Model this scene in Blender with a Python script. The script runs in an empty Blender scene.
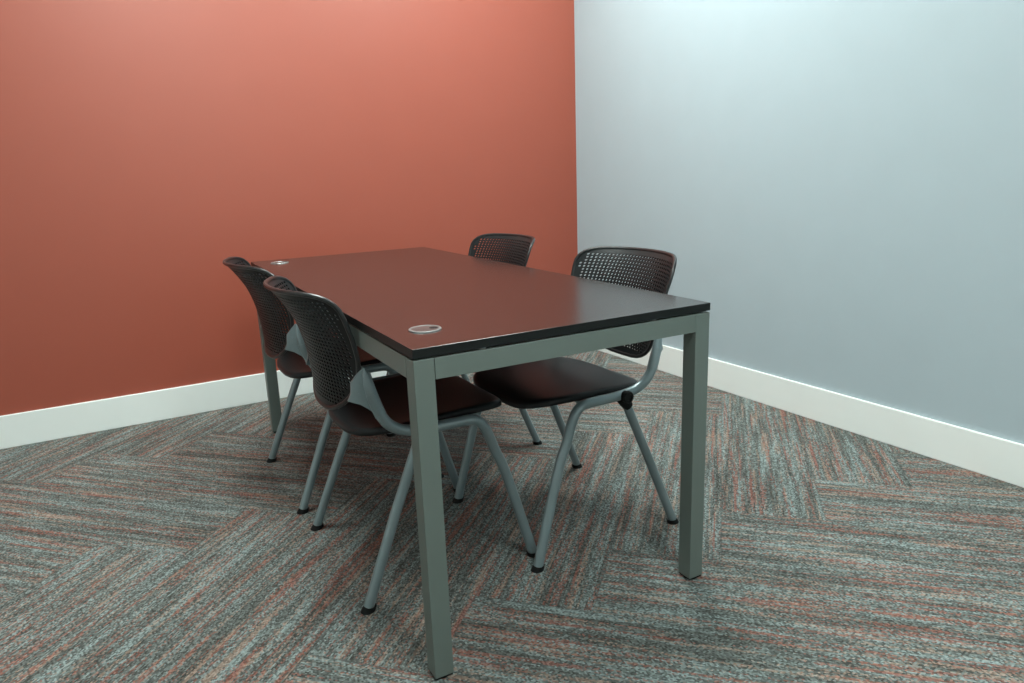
import bpy, math, random
from math import sin, cos, pi, radians as R
from mathutils import Vector, Matrix, geometry

SC = bpy.context.scene
COL = SC.collection

# ------------------------------------------------------------------ node helpers
def new_mat(name):
    m = bpy.data.materials.new(name); m.use_nodes = True
    nt = m.node_tree
    return m, nt, nt.nodes['Principled BSDF']

class N:
    """tiny helper to write math node graphs"""
    def __init__(s, nt): s.nt = nt
    def _in(s, sock, v):
        if isinstance(v, bpy.types.NodeSocket): s.nt.links.new(v, sock)
        else: sock.default_value = v
    def m(s, op, a, b=0.0, c=0.0):
        n = s.nt.nodes.new('ShaderNodeMath'); n.operation = op
        s._in(n.inputs[0], a); s._in(n.inputs[1], b); s._in(n.inputs[2], c)
        return n.outputs[0]
    def xyz(s, x, y, z):
        n = s.nt.nodes.new('ShaderNodeCombineXYZ')
        s._in(n.inputs[0], x); s._in(n.inputs[1], y); s._in(n.inputs[2], z)
        return n.outputs[0]
    def noise(s, vec, scale, detail=2.0, rough=0.5, out=0):
        n = s.nt.nodes.new('ShaderNodeTexNoise'); n.noise_dimensions = '3D'
        s.nt.links.new(vec, n.inputs['Vector'])
        n.inputs['Scale'].default_value = scale; n.inputs['Detail'].default_value = detail
        n.inputs['Roughness'].default_value = rough
        return n.outputs[out]
    def white(s, vec):
        n = s.nt.nodes.new('ShaderNodeTexWhiteNoise'); n.noise_dimensions = '3D'
        s.nt.links.new(vec, n.inputs['Vector']); return n.outputs['Value']
    def mix(s, f, a, b, bt='MIX'):
        n = s.nt.nodes.new('ShaderNodeMix'); n.data_type = 'RGBA'; n.blend_type = bt
        s._in(n.inputs[0], f); s._in(n.inputs[6], a); s._in(n.inputs[7], b)
        return n.outputs[2]
    def ramp(s, f, stops):
        n = s.nt.nodes.new('ShaderNodeValToRGB'); s._in(n.inputs[0], f)
        e = n.color_ramp.elements
        while len(e) < len(stops): e.new(0.5)
        for k, (p, c) in enumerate(stops):
            e[k].position = p; e[k].color = (*c, 1) if len(c) == 3 else c
        return n.outputs[0]
    def smooth(s, v, a, b):
        n = s.nt.nodes.new('ShaderNodeMapRange'); n.interpolation_type = 'SMOOTHSTEP'
        s._in(n.inputs[0], v); n.inputs[1].default_value = a; n.inputs[2].default_value = b
        return n.outputs[0]
    def bump(s, h, strength, dist):
        n = s.nt.nodes.new('ShaderNodeBump'); s._in(n.inputs['Height'], h)
        n.inputs['Strength'].default_value = strength; n.inputs['Distance'].default_value = dist
        return n.outputs[0]

def paint(name, col, rough, spec=0.5, bump=0.0, bscale=250, var=0.03):
    m, nt, b = new_mat(name); g = N(nt)
    tc = nt.nodes.new('ShaderNodeTexCoord').outputs['Object']
    v = g.noise(tc, 6.0, 3.0)
    c = g.mix(v, tuple(x*(1-var) for x in col)+(1,), tuple(x*(1+var) for x in col)+(1,))
    nt.links.new(c, b.inputs['Base Color'])
    b.inputs['Roughness'].default_value = rough
    b.inputs['Specular IOR Level'].default_value = spec
    if bump:
        h = g.noise(tc, bscale, 2.0)
        nt.links.new(g.bump(h, bump, 0.001), b.inputs['Normal'])
    return m

M = {}
M['orange'] = paint('terracotta_paint', (0.305, 0.058, 0.029), 0.48, 0.85, 0.12, 420)
M['grey'] = paint('pale_grey_paint', (0.375, 0.455, 0.495), 0.5, 0.55, 0.12, 420)
M['offwhite'] = paint('off_white_paint', (0.74, 0.76, 0.75), 0.6, 0.4)
M['white'] = paint('white_trim_paint', (0.80, 0.84, 0.82), 0.35, 0.5)
M['ceiling'] = paint('ceiling_paint', (0.82, 0.83, 0.82), 0.9, 0.2, 0.3, 120)
M['top'] = paint('espresso_laminate', (0.012, 0.008, 0.007), 0.20, 0.5)
M['top'].node_tree.nodes['Principled BSDF'].inputs['IOR'].default_value = 1.7
M['edge'] = paint('black_edge_band', (0.006, 0.008, 0.008), 0.45, 0.25)
M['plastic'] = paint('black_polypropylene', (0.009, 0.011, 0.012), 0.42, 0.24, 0.05, 700)
M['plastic_edge'] = paint('moulded_plastic_edge', (0.010, 0.012, 0.013), 0.33, 0.5)
M['plastic_matt'] = paint('matt_plastic', (0.009, 0.010, 0.011), 0.9, 0.1)
M['rubber'] = paint('black_rubber', (0.005, 0.006, 0.006), 0.6, 0.2)

def metal(name, col, metallic, rough):
    m = paint(name, col, rough, 0.5, 0.08, 900, 0.02)
    m.node_tree.nodes['Principled BSDF'].inputs['Metallic'].default_value = metallic
    return m
M['table_metal'] = metal('silver_grey_powder_coat', (0.145, 0.180, 0.165), 0.25, 0.42)
M['chair_metal'] = metal('blue_grey_powder_coat', (0.21, 0.27, 0.285), 0.35, 0.32)
M['chrome'] = metal('satin_silver', (0.30, 0.315, 0.315), 0.8, 0.42)

# emissive lens of the ceiling fittings
LIGHT_STRENGTH = 30.0
def lens():
    m, nt, b = new_mat('light_lens')
    b.inputs['Base Color'].default_value = (0.85, 0.87, 0.86, 1)
    b.inputs['Emission Color'].default_value = (0.90, 1.0, 0.955, 1)
    b.inputs['Emission Strength'].default_value = LIGHT_STRENGTH
    return m
M['lens'] = lens()
M['grommet'] = metal('brushed_silver_cap', (0.10, 0.10, 0.10), 0.5, 0.28)

# --- carpet: 30 x 122 cm planks laid in herringbone at 45 degrees to the room
PW = 0.305
def carpet():
    m, nt, b = new_mat('striped_carpet_planks'); g = N(nt)
    geo = nt.nodes.new('ShaderNodeTexCoord')
    sep = nt.nodes.new('ShaderNodeSeparateXYZ'); nt.links.new(geo.outputs['Object'], sep.inputs[0])
    x, y = sep.outputs[0], sep.outputs[1]
    r2 = 1/math.sqrt(2)
    p = g.m('MULTIPLY', g.m('SUBTRACT', g.m('MULTIPLY', g.m('ADD', x, y), r2), 0.02), 1/PW)
    q = g.m('MULTIPLY', g.m('SUBTRACT', g.m('MULTIPLY', g.m('SUBTRACT', y, x), r2), 0.02), 1/PW)
    i = g.m('FLOOR', p); j = g.m('FLOOR', q)
    fp = g.m('SUBTRACT', p, i); fq = g.m('SUBTRACT', q, j)
    s = g.m('ADD', i, j)
    k = g.m('FLOOR', g.m('MULTIPLY', s, 0.125))
    t = g.m('SUBTRACT', s, g.m('MULTIPLY', k, 8.0))
    hor = g.m('LESS_THAN', t, 3.5)                      # 1: stripes run along p
    ver = g.m('SUBTRACT', 1.0, hor)
    def sel(a, c): return g.m('ADD', g.m('MULTIPLY', a, hor), g.m('MULTIPLY', c, ver))
    along0 = g.m('MULTIPLY', sel(p, q), PW)
    across0 = g.m('MULTIPLY', sel(fq, fp), PW)
    # yarn rows and the loops along each row: every loop takes one colour
    TW, TL = 0.0038, 0.0050
    rows = g.m('MULTIPLY', across0, 1/TW)
    rid = g.m('FLOOR', rows)
    dash = g.m('ADD', g.m('MULTIPLY', along0, 1/TL), g.m('MULTIPLY', rid, 0.5))
    did = g.m('FLOOR', dash)
    across = g.m('MULTIPLY', rid, TW)
    along = g.m('MULTIPLY', g.m('SUBTRACT', did, g.m('MULTIPLY', rid, 0.5)), TL)
    pid = g.xyz(sel(j, i), k, g.m('ADD', hor, 3.3))
    rnd = g.white(pid)
    off = g.m('MULTIPLY', rnd, 37.0)
    # position along plank, 0..1, for the end seams
    t4 = g.m('ADD', sel(t, g.m('SUBTRACT', t, 4.0)), sel(fp, fq))
    # bands across, slowly varying along
    def stripes(fa, fl, o, det=2.0, rough=0.55):
        v = g.xyz(g.m('MULTIPLY', across, fa), g.m('ADD', g.m('MULTIPLY', along, fl), o), g.m('ADD', off, o))
        return g.noise(v, 1.0, det, rough)
    wide = stripes(34, 1.6, 0.0, 2.0)
    fine = stripes(120, 5.0, 5.0, 2.0, 0.6)
    redw = stripes(85, 2.4, 11.0, 2.0, 0.6)
    tanw = stripes(74, 3.0, 19.0, 2.0, 0.6)
    # tufts: short dashes along each yarn row
    tuft = g.white(g.xyz(rid, did, off))
    fr = g.m('ABSOLUTE', g.m('SUBTRACT', g.m('SUBTRACT', rows, rid), 0.5))
    fd = g.m('ABSOLUTE', g.m('SUBTRACT', g.m('SUBTRACT', dash, did), 0.5))
    dome = g.m('SUBTRACT', 1.0, g.m('ADD', g.m('MULTIPLY', fr, fr), g.m('MULTIPLY', fd, fd)))
    tuft2 = g.white(g.xyz(did, rid, g.m('ADD', off, 9.0)))
    DK = (0.062, 0.064, 0.057); MD = (0.109, 0.123, 0.116); LT = (0.198, 0.246, 0.240)
    base = g.ramp(g.m('ADD', g.m('ADD', g.m('MULTIPLY', wide, 0.50), g.m('MULTIPLY', fine, 0.50)), g.m('MULTIPLY', g.m('SUBTRACT', tuft2, 0.5), 0.16)),
                  [(0.34, DK), (0.50, MD), (0.66, LT)])
    tf = g.m('SUBTRACT', tuft, 0.5)
    rmask = g.smooth(g.m('ADD', redw, g.m('MULTIPLY', tf, 0.16)), 0.565, 0.64)
    tmask = g.smooth(g.m('ADD', tanw, g.m('MULTIPLY', tf, 0.16)), 0.56, 0.65)
    c = g.mix(g.m('MULTIPLY', tmask, 0.70), base, (0.29, 0.20, 0.155, 1))
    c = g.mix(g.m('MULTIPLY', rmask, 0.70), c, (0.24, 0.085, 0.062, 1))
    # tuft to tuft variation
    val = g.m('ADD', 0.62, g.m('MULTIPLY', tuft2, 0.76))
    hsv = nt.nodes.new('ShaderNodeHueSaturation'); nt.links.new(c, hsv.inputs['Color'])
    nt.links.new(val, hsv.inputs['Value'])
    c = hsv.outputs[0]
    # dark hairline at the plank joints
    ea = g.m('MINIMUM', sel(fq, fp), g.m('SUBTRACT', 1.0, sel(fq, fp)))
    el = g.m('MINIMUM', t4, g.m('SUBTRACT', 4.0, t4))
    e = g.smooth(g.m('MINIMUM', ea, el), 0.002, 0.012)
    c = g.mix(g.m('MULTIPLY', g.m('SUBTRACT', 1.0, e), 0.25), c, (0.05, 0.05, 0.048, 1))
    nt.links.new(c, b.inputs['Base Color'])
    b.inputs['Roughness'].default_value = 0.95
    b.inputs['Specular IOR Level'].default_value = 0.15
    h = g.m('ADD', g.m('MULTIPLY', dome, 1.0), g.m('MULTIPLY', tuft, 0.6))
    nt.links.new(g.bump(h, 0.5, 0.003), b.inputs['Normal'])
    return m
M['carpet'] = carpet()

# ------------------------------------------------------------------ mesh helpers
class MB:
    def __init__(s): s.v = []; s.f = []; s.mi = {}
    def add(s, vs, fs):
        o = len(s.v); s.v += [tuple(v) for v in vs]; s.f += [tuple(i+o for i in f) for f in fs]; return s
    def box(s, lo, hi):
        x0, y0, z0 = lo; x1, y1, z1 = hi
        return s.add([(x0,y0,z0),(x1,y0,z0),(x1,y1,z0),(x0,y1,z0),(x0,y0,z1),(x1,y0,z1),(x1,y1,z1),(x0,y1,z1)],
                     [(3,2,1,0),(4,5,6,7),(0,1,5,4),(1,2,6,5),(2,3,7,6),(3,0,4,7)])
    def sweep(s, pts, rad, n=16, ry=None):
        """closed-ended tube through pts; rad number or list; ry second radius (ellipse) list"""
        pts = [Vector(p) for p in pts]; k = len(pts)
        if not hasattr(rad, '__len__'): rad = [rad]*k
        if ry is None: ry = rad
        vs = []; up = None
        for a in range(k):
            t = (pts[min(a+1, k-1)] - pts[max(a-1, 0)]).normalized()
            if up is None:
                up = Vector((0, 1, 0)); up = (up - t*up.dot(t)).normalized()
            else: up = (up - t*up.dot(t)).normalized()
            sd = t.cross(up)
            for b in range(n):
                w = 2*pi*b/n
                vs.append(pts[a] + up*(cos(w)*rad[a]) + sd*(sin(w)*ry[a]))
        fs = [(a*n+b, a*n+(b+1) % n, (a+1)*n+(b+1) % n, (a+1)*n+b) for a in range(k-1) for b in range(n)]
        fs += [tuple(range(n))[::-1], tuple((k-1)*n+b for b in range(n))]
        return s.add(vs, fs)
    def lathe(s, prof, c, axis=(0,0,1), n=32):
        """prof: (radius, height) pairs around axis at c"""
        ax = Vector(axis).normalized(); u = ax.orthogonal().normalized(); w = ax.cross(u); c = Vector(c)
        vs = []
        for r, h in prof:
            for b in range(n):
                a = 2*pi*b/n; vs.append(c + ax*h + u*(cos(a)*r) + w*(sin(a)*r))
        k = len(prof)
        fs = [(a*n+b, a*n+(b+1) % n, (a+1)*n+(b+1) % n, (a+1)*n+b) for a in range(k-1) for b in range(n)]
        fs += [tuple(range(n))[::-1], tuple((k-1)*n+b for b in range(n))]
        return s.add(vs, fs)
    def build(s, name, mat, parent=None, smooth=30, bevel=0.0, seg=2):
        me = bpy.data.meshes.new(name); me.from_pydata(s.v, [], s.f); me.validate()
        import bmesh
        bm = bmesh.new(); bm.from_mesh(me)
        bmesh.ops.recalc_face_normals(bm, faces=bm.faces)
        if bevel:
            es = [e for e in bm.edges if len(e.link_faces) == 2 and e.calc_face_angle(0) > R(40)]
            bmesh.ops.bevel(bm, geom=es, offset=bevel, segments=seg, affect='EDGES', profile=0.5, clamp_overlap=True)
        bm.to_mesh(me); bm.free()
        for p in me.polygons: p.use_smooth = True
        for k, mm in s.mi.items(): me.polygons[k].material_index = mm
        me.set_sharp_from_angle(angle=R(8 if bevel else smooth))
        mats = mat if isinstance(mat, (list, tuple)) else [mat]
        for mm in mats: me.materials.append(mm)
        o = bpy.data.objects.new(name, me); COL.objects.link(o)
        if parent: o.parent = parent
        return o

def catmull(P, n=6):
    P = [Vector(p) for p in P]; out = []
    for a in range(len(P)-1):
        p0 = P[max(a-1, 0)]; p1 = P[a]; p2 = P[a+1]; p3 = P[min(a+2, len(P)-1)]
        for k in range(n):
            t = k/n
            out.append(0.5*((2*p1)+(p2-p0)*t+(2*p0-5*p1+4*p2-p3)*t*t+(3*p1-p0-3*p2+p3)*t**3))
    out.append(P[-1]); return out

def interp(tab, x):
    if x <= tab[0][0]: return tab[0][1]
    for (a, va), (b, vb) in zip(tab, tab[1:]):
        if x <= b:
            return va + (vb-va)*(x-a)/(b-a)
    return tab[-1][1]

def sinterp(tab, x):
    """smooth (Hermite) interpolation"""
    n = len(tab)
    if x <= tab[0][0]: return tab[0][1]
    if x >= tab[-1][0]: return tab[-1][1]
    for k in range(n-1):
        a, va = tab[k]; b, vb = tab[k+1]
        if x <= b:
            d = b-a; t = (x-a)/d
            def sl(i):
                if i == 0: return (tab[1][1]-tab[0][1])/(tab[1][0]-tab[0][0])
                if i == n-1: return (tab[-1][1]-tab[-2][1])/(tab[-1][0]-tab[-2][0])
                return (tab[i+1][1]-tab[i-1][1])/(tab[i+1][0]-tab[i-1][0])
            m0, m1 = sl(k)*d, sl(k+1)*d
            return (2*t**3-3*t*t+1)*va+(t**3-2*t*t+t)*m0+(-2*t**3+3*t*t)*vb+(t**3-t*t)*m1

def thing(name, label, cat, loc=(0,0,0), rz=0.0, group=None):
    o = bpy.data.objects.new(name, None); COL.objects.link(o)
    o.location = loc; o.rotation_euler = (0, 0, rz); o.empty_display_size = 0.1
    o['label'] = label; o['category'] = cat
    if group: o['group'] = group
    return o

# ------------------------------------------------------------------ the room
PHI = 0.0213; CX, CY = 1.9657, 2.3455; HB = 0.143; HC = 2.85
c_, s_ = cos(PHI), sin(PHI)
# room local frame: origin at the visible corner, -x along the orange wall, -y along the grey wall
ROOM = Matrix.Translation((CX, CY, 0)) @ Matrix.Rotation(PHI, 4, 'Z')
RX, RY = 4.3, 5.0
def rstruct(mb, name, mat, **kw):
    o = mb.build(name, mat, **kw); o.matrix_world = ROOM; o['kind'] = 'structure'; return o
T = 0.1
fl = MB().box((-RX-T, -RY-T, -0.05), (T, T, 0)).build('floor', M['carpet']); fl['kind'] = 'structure'
fl.data.transform(ROOM)          # keep object coordinates = table frame for the plank layout
rstruct(MB().box((-RX-T, -RY-T, HC), (T, T, HC+0.08)), 'ceiling', M['ceiling'])
rstruct(MB().box((-RX-T, 0, 0), (T, T, HC)), 'wall_back', M['orange'])
rstruct(MB().box((0, -RY, 0), (T, 0, HC)), 'wall_right', M['grey'])
rstruct(MB().box((-RX-T, -RY, 0), (-RX, 0, HC)), 'wall_left', M['offwhite'])
rstruct(MB().box((-RX-T, -RY-T, 0), (T, -RY, HC)), 'wall_front', M['offwhite'])
BT = 0.014
def base(lo, hi, name):
    rstruct(MB().box(lo, hi), name, M['white'], bevel=0.003)
base((-RX, -BT, 0), (0, 0, HB), 'baseboard_back')
base((-BT, -RY, 0), (0, -BT, HB), 'baseboard_right')
base((-RX, -RY, 0), (-RX+BT, -BT, HB), 'baseboard_left')
base((-RX+BT, -RY, 0), (-BT, -RY+BT, HB), 'baseboard_front')

# recessed ceiling light panels (above the picture, they light the room)
def ceiling_light(x, y, label, w=0.60, l=1.20):
    t = thing('ceiling_light', label, 'ceiling light', (x, y, HC), PHI, 'flat panel lights in the ceiling')
    f = MB()
    for lo, hi in (((-w/2, -l/2, -0.012), (w/2, -l/2+0.02, 0)), ((-w/2, l/2-0.02, -0.012), (w/2, l/2, 0)),
                   ((-w/2, -l/2+0.02, -0.012), (-w/2+0.02, l/2-0.02, 0)), ((w/2-0.02, -l/2+0.02, -0.012), (w/2, l/2-0.02, 0))):
        f.box(lo, hi)
    f.build('frame', M['white'], t)
    MB().box((-w/2+0.02, -l/2+0.02, -0.008), (w/2-0.02, l/2-0.02, -0.002)).build('diffuser', M['lens'], t)
ceiling_light(1.25, 1.20, 'flat white ceiling light panel nearest the visible corner of the walls')
ceiling_light(-0.15, 1.05, 'flat white ceiling light panel along the terracotta wall, away from the corner')
ceiling_light(0.30, -1.50, 'flat white ceiling light panel behind the near end of the table')

# ------------------------------------------------------------------ the table
W, L, H, TT, GAP, LG, E = 0.765, 1.836, 0.74, 0.019, 0.004, 0.0435, 0.0006
table = thing('conference_table', 'long rectangular table with dark top and silver grey square-leg metal frame', 'table')
tp = MB().box((0, 0, H-TT), (W, L, H)).build('tabletop', [M['top'], M['edge']], table, bevel=0.0007)
tp['label'] = 'dark glossy laminate top'
for p in tp.data.polygons:
    if abs(p.normal.z) < 0.5: p.material_index = 1
ZF = H-TT-GAP
RH = 0.044
for ix in (0, 1):
    for iy in (0, 1):
        x0 = E if ix == 0 else W-E-LG; y0 = E if iy == 0 else L-E-LG
        lg = MB().box((x0, y0, 0.008), (x0+LG, y0+LG, ZF)).build('leg', M['table_metal'], table, bevel=0.0015)
        ft = MB().lathe([(0.018, 0), (0.019, 0.002), (0.019, 0.006), (0.008, 0.0085)], (x0+LG/2, y0+LG/2, 0.0))
        ft.box((x0+0.002, y0+0.002, 0.004), (x0+LG-0.002, y0+LG-0.002, 0.010))
        ft.build('foot_cap', M['rubber'], lg)
s = 0.0006
for y0 in (E, L-E-0.025):
    MB().box((E+LG+s, y0, ZF-RH), (W-E-LG-s, y0+0.025, ZF)).build('end_rail', M['table_metal'], table, bevel=0.001)
for x0 in (E, W-E-0.025):
    MB().box((x0, E+LG+s, ZF-RH), (x0+0.025, L-E-LG-s, ZF)).build('side_rail', M['table_metal'], table, bevel=0.001)
for (x, y) in ((0.155, 0.016), (0.60, 0.016), (0.155, L-0.016), (0.60, L-0.016), (0.016, 0.30), (0.016, L-0.30), (W-0.016, 0.30), (W-0.016, L-0.30),
               (0.03, 0.03), (W-0.03, 0.03), (0.03, L-0.03), (W-0.03, L-0.03)):
    MB().lathe([(0.010, 0), (0.010, GAP)], (x, y, ZF), n=20).build('spacer', M['chrome'], table)
def grommet(x, y, rot):
    g = MB().lathe([(0.0335, 0.0), (0.0355, 0.0006), (0.0355, 0.0014), (0.0345, 0.0026), (0.0310, 0.0028), (0.0300, 0.0016)], (x, y, H), n=48)
    o = g.build('cable_grommet', M['chrome'], table)
    MB().lathe([(0.0298, 0), (0.0298, 0.0009)], (x, y, H+0.0012), n=40).build('cap', M['grommet'], o)
    sl = MB().lathe([(0.0095, 0), (0.0095, 0.0005)], (x+0.0185*cos(rot), y+0.0185*sin(rot), H+0.0019), n=24)
    sl.build('cable_slot', M['rubber'], o)
grommet(0.090, 0.156, R(-12)); grommet(0.090, L-0.135, R(-12))

# ------------------------------------------------------------------ the chair (faces +x, origin on the floor between its feet)
PL = M['plastic']; CM = M['chair_metal']

# backrest outline: half width by height
Z0, Z1 = 0.481, 0.808
HW = [(0.481, 0.0), (0.4825, 0.050), (0.488, 0.083), (0.498, 0.112), (0.514, 0.143), (0.534, 0.169), (0.560, 0.192), (0.595, 0.211),
      (0.64, 0.224), (0.70, 0.233), (0.745, 0.238), (0.768, 0.238), (0.782, 0.233), (0.794, 0.222), (0.8015, 0.206), (0.8055, 0.187), (0.8075, 0.162), (0.808, 0.0)]
XC = [(0.470, -0.248), (0.52, -0.249), (0.58, -0.254), (0.64, -0.263), (0.70, -0.281), (0.745, -0.304), (0.783, -0.330), (0.812, -0.354)]
SAG = [(0.478, 0.072), (0.60, 0.070), (0.70, 0.068), (0.75, 0.074), (0.808, 0.092)]
def bsurf(yy, zz):
    a = abs(yy)/0.236
    return Vector((sinterp(XC, zz) + sinterp(SAG, zz)*a**2.2, yy, zz))
def bnorm(yy, zz):
    e = 1e-3
    n = (bsurf(yy+e, zz)-bsurf(yy-e, zz)).cross(bsurf(yy, zz+e)-bsurf(yy, zz-e))
    return n.normalized()            # points to +x (sitter's side)

def backrest_mesh():
    outer = [(hw, z) for z, hw in HW] + [(-hw, z) for z, hw in HW[::-1] if hw > 0]
    outer = [o for k, o in enumerate(outer) if k == 0 or o != outer[k-1]]
    # refine
    ref = []
    for k in range(len(outer)):
        a = Vector(outer[k]); b = Vector(outer[(k+1) % len(outer)])
        m_ = max(1, int((b-a).length/0.012))
        for t in range(m_): ref.append(a.lerp(b, t/m_))
    verts = list(ref); edges = [(k, (k+1) % len(ref)) for k in range(len(ref))]
    px, pz = 0.0137, 0.0098
    holes = []
    def hwz(z): return interp(HW, z)
    rows = 30; zt = 0.785
    for r in range(rows):
        z = zt - r*pz
        for c in range(-17, 18):
            yy = (c + (0.0))*px
            ok = abs(yy) + 0.0043 < min(hwz(z+0.004), hwz(z-0.004)) - 0.014 and z-0.004 > Z0+0.016
            if ok:
                h = []
                for k in range(8):
                    w = 2*pi*(k+0.5)/8
                    h.append(Vector((yy+0.0046*cos(w), z+0.0034*sin(w))))
                holes.append((yy, z)); o = len(verts); verts += h
                edges += [(o+k, o+(k+1) % 8) for k in range(8)]
    # interior points so the solid border follows the curve
    res = geometry.delaunay_2d_cdt(verts, edges, [], 1, 1e-6)
    vs, es, fs = res[0], res[1], res[2]
    hs = {(round(a/px), round((zt-b)/pz)) for a, b in holes}
    keep = []
    for f in fs:
        c = sum((vs[i] for i in f), Vector((0, 0)))/len(f)
        ky = round(c.x/px); kz = round((zt-c.y)/pz)
        if (ky, kz) in hs and ((c.x-ky*px)/0.0046)**2+((c.y-(zt-kz*pz))/0.0034)**2 < 0.9: continue
        keep.append(f)
    used = sorted({i for f in keep for i in f}); idx = {i: k for k, i in enumerate(used)}
    n = len(used); TH = 0.0042
    front = [bsurf(*vs[i])+bnorm(*vs[i])*TH/2 for i in used]
    back = [bsurf(*vs[i])-bnorm(*vs[i])*TH/2 for i in used]
    fs2 = [tuple(idx[i] for i in f) for f in keep]
    mb = MB(); allf = list(fs2) + [tuple(i+n for i in f[::-1]) for f in fs2]
    cnt = {}
    for f in fs2:
        for a, b in zip(f, f[1:]+f[:1]): cnt[(a, b)] = 1
    for (a, b) in list(cnt):
        if (b, a) not in cnt: allf.append((b, a, a+n, b+n))
    mb.add(front+back, allf)
    for k in range(2*len(fs2), len(allf)): mb.mi[k] = 2
    # rolled rim
    k = len(ref); nn = 10; rv = []
    for a in range(k):
        p = bsurf(*ref[a]); p0 = bsurf(*ref[a-1]); p1 = bsurf(*ref[(a+1) % k])
        t = (p1-p0).normalized(); nr = bnorm(*ref[a]); sd = t.cross(nr).normalized()
        for b in range(nn):
            w = 2*pi*b/nn
            rv.append(p + nr*(0.0056*cos(w)) + sd*(0.0062*sin(w)) - sd*0.003)
    rf = [(a*nn+b, a*nn+(b+1) % nn, ((a+1) % k)*nn+(b+1) % nn, ((a+1) % k)*nn+b) for a in range(k) for b in range(nn)]
    for k in range(len(rf)): mb.mi[len(mb.f)+k] = 1
    mb.add(rv, rf)
    return mb

# seat
SZ = [(-0.23, 0.434), (-0.18, 0.433), (-0.10, 0.438), (0.0, 0.447), (0.10, 0.455), (0.16, 0.457), (0.195, 0.453), (0.215, 0.446), (0.222, 0.440)]
def seat_out(th):
    c, s2 = cos(th), sin(th)
    if c >= 0: a, n = 0.222, 5.0
    else: a, n = 0.214, 3.2
    r = (abs(c/a)**n + abs(s2/0.212)**n)**(-1/n)
    return r*c, r*s2
def seat_z(x, y):
    z = sinterp(SZ, x)
    side = (abs(y)/0.212)**2.4
    back = max(0.0, min(1.0, (0.16-x)/0.30))
    dish = 0.007 if x > -0.23 else 0
    return z + side*(0.004+0.018*back) - 0.0
def seat_mesh():
    mb = MB(); n = 96
    prof = [(0.0, 0), (0.15, 0), (0.3, 0), (0.45, 0), (0.6, 0), (0.72, 0), (0.82, 0), (0.90, 0), (0.955, -0.0005), (0.985, -0.003), (1.0, -0.008), (1.0, -0.018), (0.985, -0.020),
            (0.975, -0.018), (0.96, -0.010), (0.90, -0.007), (0.75, -0.006), (0.5, -0.006), (0.2, -0.006), (0.0, -0.006)]
    vs = []
    for r, dz in prof:
        if r == 0: vs.append((0, 0, seat_z(0, 0)+dz)); continue
        for k in range(n):
            x, y = seat_out(2*pi*k/n); x *= r; y *= r
            vs.append((x, y, seat_z(x, y)+dz))
    fs = []
    st = 1
    fs += [(0, 1+k, 1+(k+1) % n) for k in range(n)]
    rings = len(prof)-2
    for a in range(rings-1):
        for k in range(n):
            fs.append((1+a*n+k, 1+(a+1)*n+k, 1+(a+1)*n+(k+1) % n, 1+a*n+(k+1) % n))
    last = 1+(rings-1)*n; e = len(vs)-1
    fs += [(e, last+(k+1) % n, last+k) for k in range(n)]
    return mb.add(vs, fs)

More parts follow.
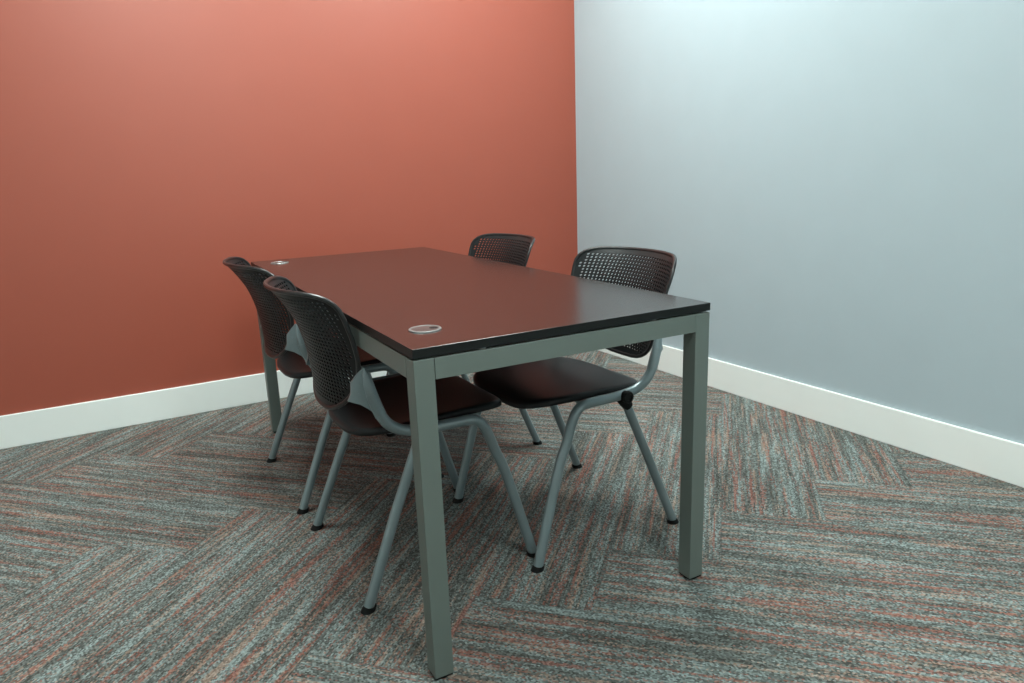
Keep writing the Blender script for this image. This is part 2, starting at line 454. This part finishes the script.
TR = 0.0140
def make_chair(label, loc, rz, group):
    t = thing('stacking_chair', label, 'chair', loc, rz, group)
    seat_mesh().build('seat', PL, t, smooth=60)
    backrest_mesh().build('backrest', [PL, M['plastic_edge'], M['plastic_matt']], t, smooth=35)
    for sg in (-1, 1):
        upr = [(-0.184, sg*0.239, 0.560), (-0.177, sg*0.239, 0.535), (-0.165, sg*0.240, 0.502), (-0.146, sg*0.240, 0.474), (-0.116, sg*0.240, 0.454),
               (-0.078, sg*0.240, 0.4445), (-0.03, sg*0.240, 0.4415), (0.03, sg*0.241, 0.4415), (0.070, sg*0.242, 0.4415)]
        sr = MB().sweep(catmull(upr, 5), TR).build('side_rail', CM, t)
        frl = [(0.062, sg*0.242, 0.4415), (0.077, sg*0.2425, 0.4405), (0.094, sg*0.243, 0.4340), (0.109, sg*0.2435, 0.417), (0.123, sg*0.244, 0.388), (0.139, sg*0.245, 0.343),
               (0.170, sg*0.246, 0.265), (0.243, sg*0.250, 0.012)]
        f = MB().sweep(catmull(frl, 5), TR).build('leg', CM, t)
        boot((0.243, sg*0.250), (0.073, 0.004, -0.253), f)
        rl = MB().sweep([(-0.062, sg*0.2365, 0.436), (-0.150, sg*0.2425, 0.235), (-0.241, sg*0.253, 0.012)], TR*0.96).build('leg', CM, t)
        boot((-0.241, sg*0.253), (-0.096, 0.007, -0.223), rl)
        # round black bumper where the rear leg meets the rail
        if sg > 0:
            kn = MB().lathe([(0.010, 0.0), (0.0165, 0.002), (0.0175, 0.006), (0.0175, 0.018), (0.015, 0.022), (0.009, 0.0225), (0.008, 0.0195)],
                            (-0.059, sg*0.247, 0.441), (0, sg, 0), 28)
            kn.sweep([(-0.046, sg*0.2405, 0.432), (-0.062, sg*0.2405, 0.421), (-0.078, sg*0.241, 0.406)], [0.010, 0.0155, 0.0145])
            kn.build('stacking_bumper', M['rubber'], t)
        # bracket that carries the backrest
        br = MB()
        tip = Vector((-0.194, sg*0.235, 0.622))
        br.sweep([(-0.1642, sg*0.240, 0.500), (-0.173, sg*0.2395, 0.525), (-0.182, sg*0.239, 0.555), (-0.188, sg*0.238, 0.585), (-0.192, sg*0.2365, 0.608), tip],
                 [0.0150, 0.0150, 0.0125, 0.0095, 0.006, 0.002], 16, [0.0150, 0.0150, 0.0145, 0.0125, 0.008, 0.002])
        poly = [(-0.162, 0.502), (-0.175, 0.504), (-0.190, 0.519), (-0.208, 0.532), (-0.233, 0.541), (-0.225, 0.560), (-0.223, 0.588), (-0.208, 0.609), (-0.195, 0.624), (-0.189, 0.618), (-0.176, 0.56)]
        def py(x): return 0.239-max(0.0, (-0.180-x))*0.62
        k = len(poly)
        a = [(x, sg*(py(x)+0.003), z) for x, z in poly]; b = [(x, sg*(py(x)-0.003), z) for x, z in poly]
        br.add(a+b, [tuple(range(k)), tuple(range(2*k-1, k-1, -1))]+[(i, (i+1) % k, k+(i+1) % k, k+i) for i in range(k)])
        bo = br.build('back_bracket', CM, t)
        bo['label'] = 'grey leaf-shaped bracket'
        for x, z in ((-0.207, 0.580), (-0.209, 0.557)):
            MB().lathe([(0.0035, 0.0), (0.0035, 0.0012), (0.002, 0.002), (0.001, 0.0012)], (x, sg*(py(x)+0.0026), z), (-0.53, sg*0.85, 0), 14).build('screw', CM, bo)
    cb = MB()
    for x in (0.050, -0.040):
        cb.sweep([(x, -0.238, 0.434), (x, -0.222, 0.4295), (x, 0.222, 0.4295), (x, 0.238, 0.434)], 0.0078, 12)
    cb.build('cross_bars', CM, t)
    return t
def boot(xy, d, parent):
    x, y = xy; dx = d[0]/-d[2]
    mb = MB(); n = 20; vs = []
    lean = math.copysign(0.006, dx)
    for r, z, ox in ((0.0165, 0.0, 0.003*dx/abs(dx)), (0.0172, 0.0015, 0.003*dx/abs(dx)), (0.0160, 0.007, 0.0), (0.0150, 0.013, -0.008*dx)):
        for b in range(n):
            w = 2*pi*b/n
            px = x+ox+r*cos(w)*1.1; zz = z
            if z > 0.005: zz = z - dx*(r*cos(w))*-0.35
            vs.append((px, y+r*sin(w), zz))
    fs = [(a*n+b, a*n+(b+1) % n, (a+1)*n+(b+1) % n, (a+1)*n+b) for a in range(3) for b in range(n)]
    fs += [tuple(range(n))[::-1], tuple(3*n+b for b in range(n))]
    mb.add(vs, fs).build('foot_cap', M['rubber'], parent)

GRP = 'stacking chairs drawn up to the table'
first = make_chair('black perforated-back chair at near left of the table, closest to the camera', (0.197, 0.585, 0), R(0.5), GRP)
def copy_chair(label, loc, rz):
    r = first.copy(); COL.objects.link(r); r.location = loc; r.rotation_euler = (0, 0, rz); r['label'] = label
    for ch in list(first.children):
        c = ch.copy(); COL.objects.link(c); c.parent = r
        for gch in list(ch.children):
            d = gch.copy(); COL.objects.link(d); d.parent = c
    return r
copy_chair('black perforated-back chair at far left of the table, partly hidden by the chair before it', (0.180, 1.228, 0), R(0.5))
copy_chair('black perforated-back chair on the near right of the table, its whole side frame in view', (0.654, 0.519, 0), R(180+1.2))
copy_chair('black perforated-back chair on the far right, only its back top showing over the table', (0.640, 1.302, 0), R(180+1.2))

# ------------------------------------------------------------------ camera
def camera():
    cd = bpy.data.cameras.new('camera'); co = bpy.data.objects.new('camera', cd); COL.objects.link(co)
    px, py, pz, yaw, pitch, roll, f = CAM
    fw = Vector((sin(yaw)*cos(pitch), cos(yaw)*cos(pitch), sin(pitch)))
    r = Vector((cos(yaw), -sin(yaw), 0)); u = r.cross(fw)
    c, s3 = cos(roll), sin(roll)
    X = r*c+u*s3; Y = r*-s3+u*c; Z = -fw
    m = Matrix(((X.x, Y.x, Z.x, px), (X.y, Y.y, Z.y, py), (X.z, Y.z, Z.z, pz), (0, 0, 0, 1)))
    co.matrix_world = m
    cd.sensor_width = 36; cd.lens = f*36/1024; cd.clip_start = 0.02
    SC.camera = co
CAM = (-0.455031, -1.240336, 1.063613, 0.496731, -0.235877, -0.036733, 706.202179)
camera()

w = bpy.data.worlds.new('world'); SC.world = w; w.use_nodes = True
w.node_tree.nodes['Background'].inputs[0].default_value = (0.5, 0.5, 0.5, 1)
w.node_tree.nodes['Background'].inputs[1].default_value = 0.0
SC.view_settings.view_transform = 'Standard'; SC.view_settings.look = 'None'
SC.view_settings.gamma = 1.0; SC.view_settings.use_curve_mapping = False
SC.view_settings.exposure = 0.0
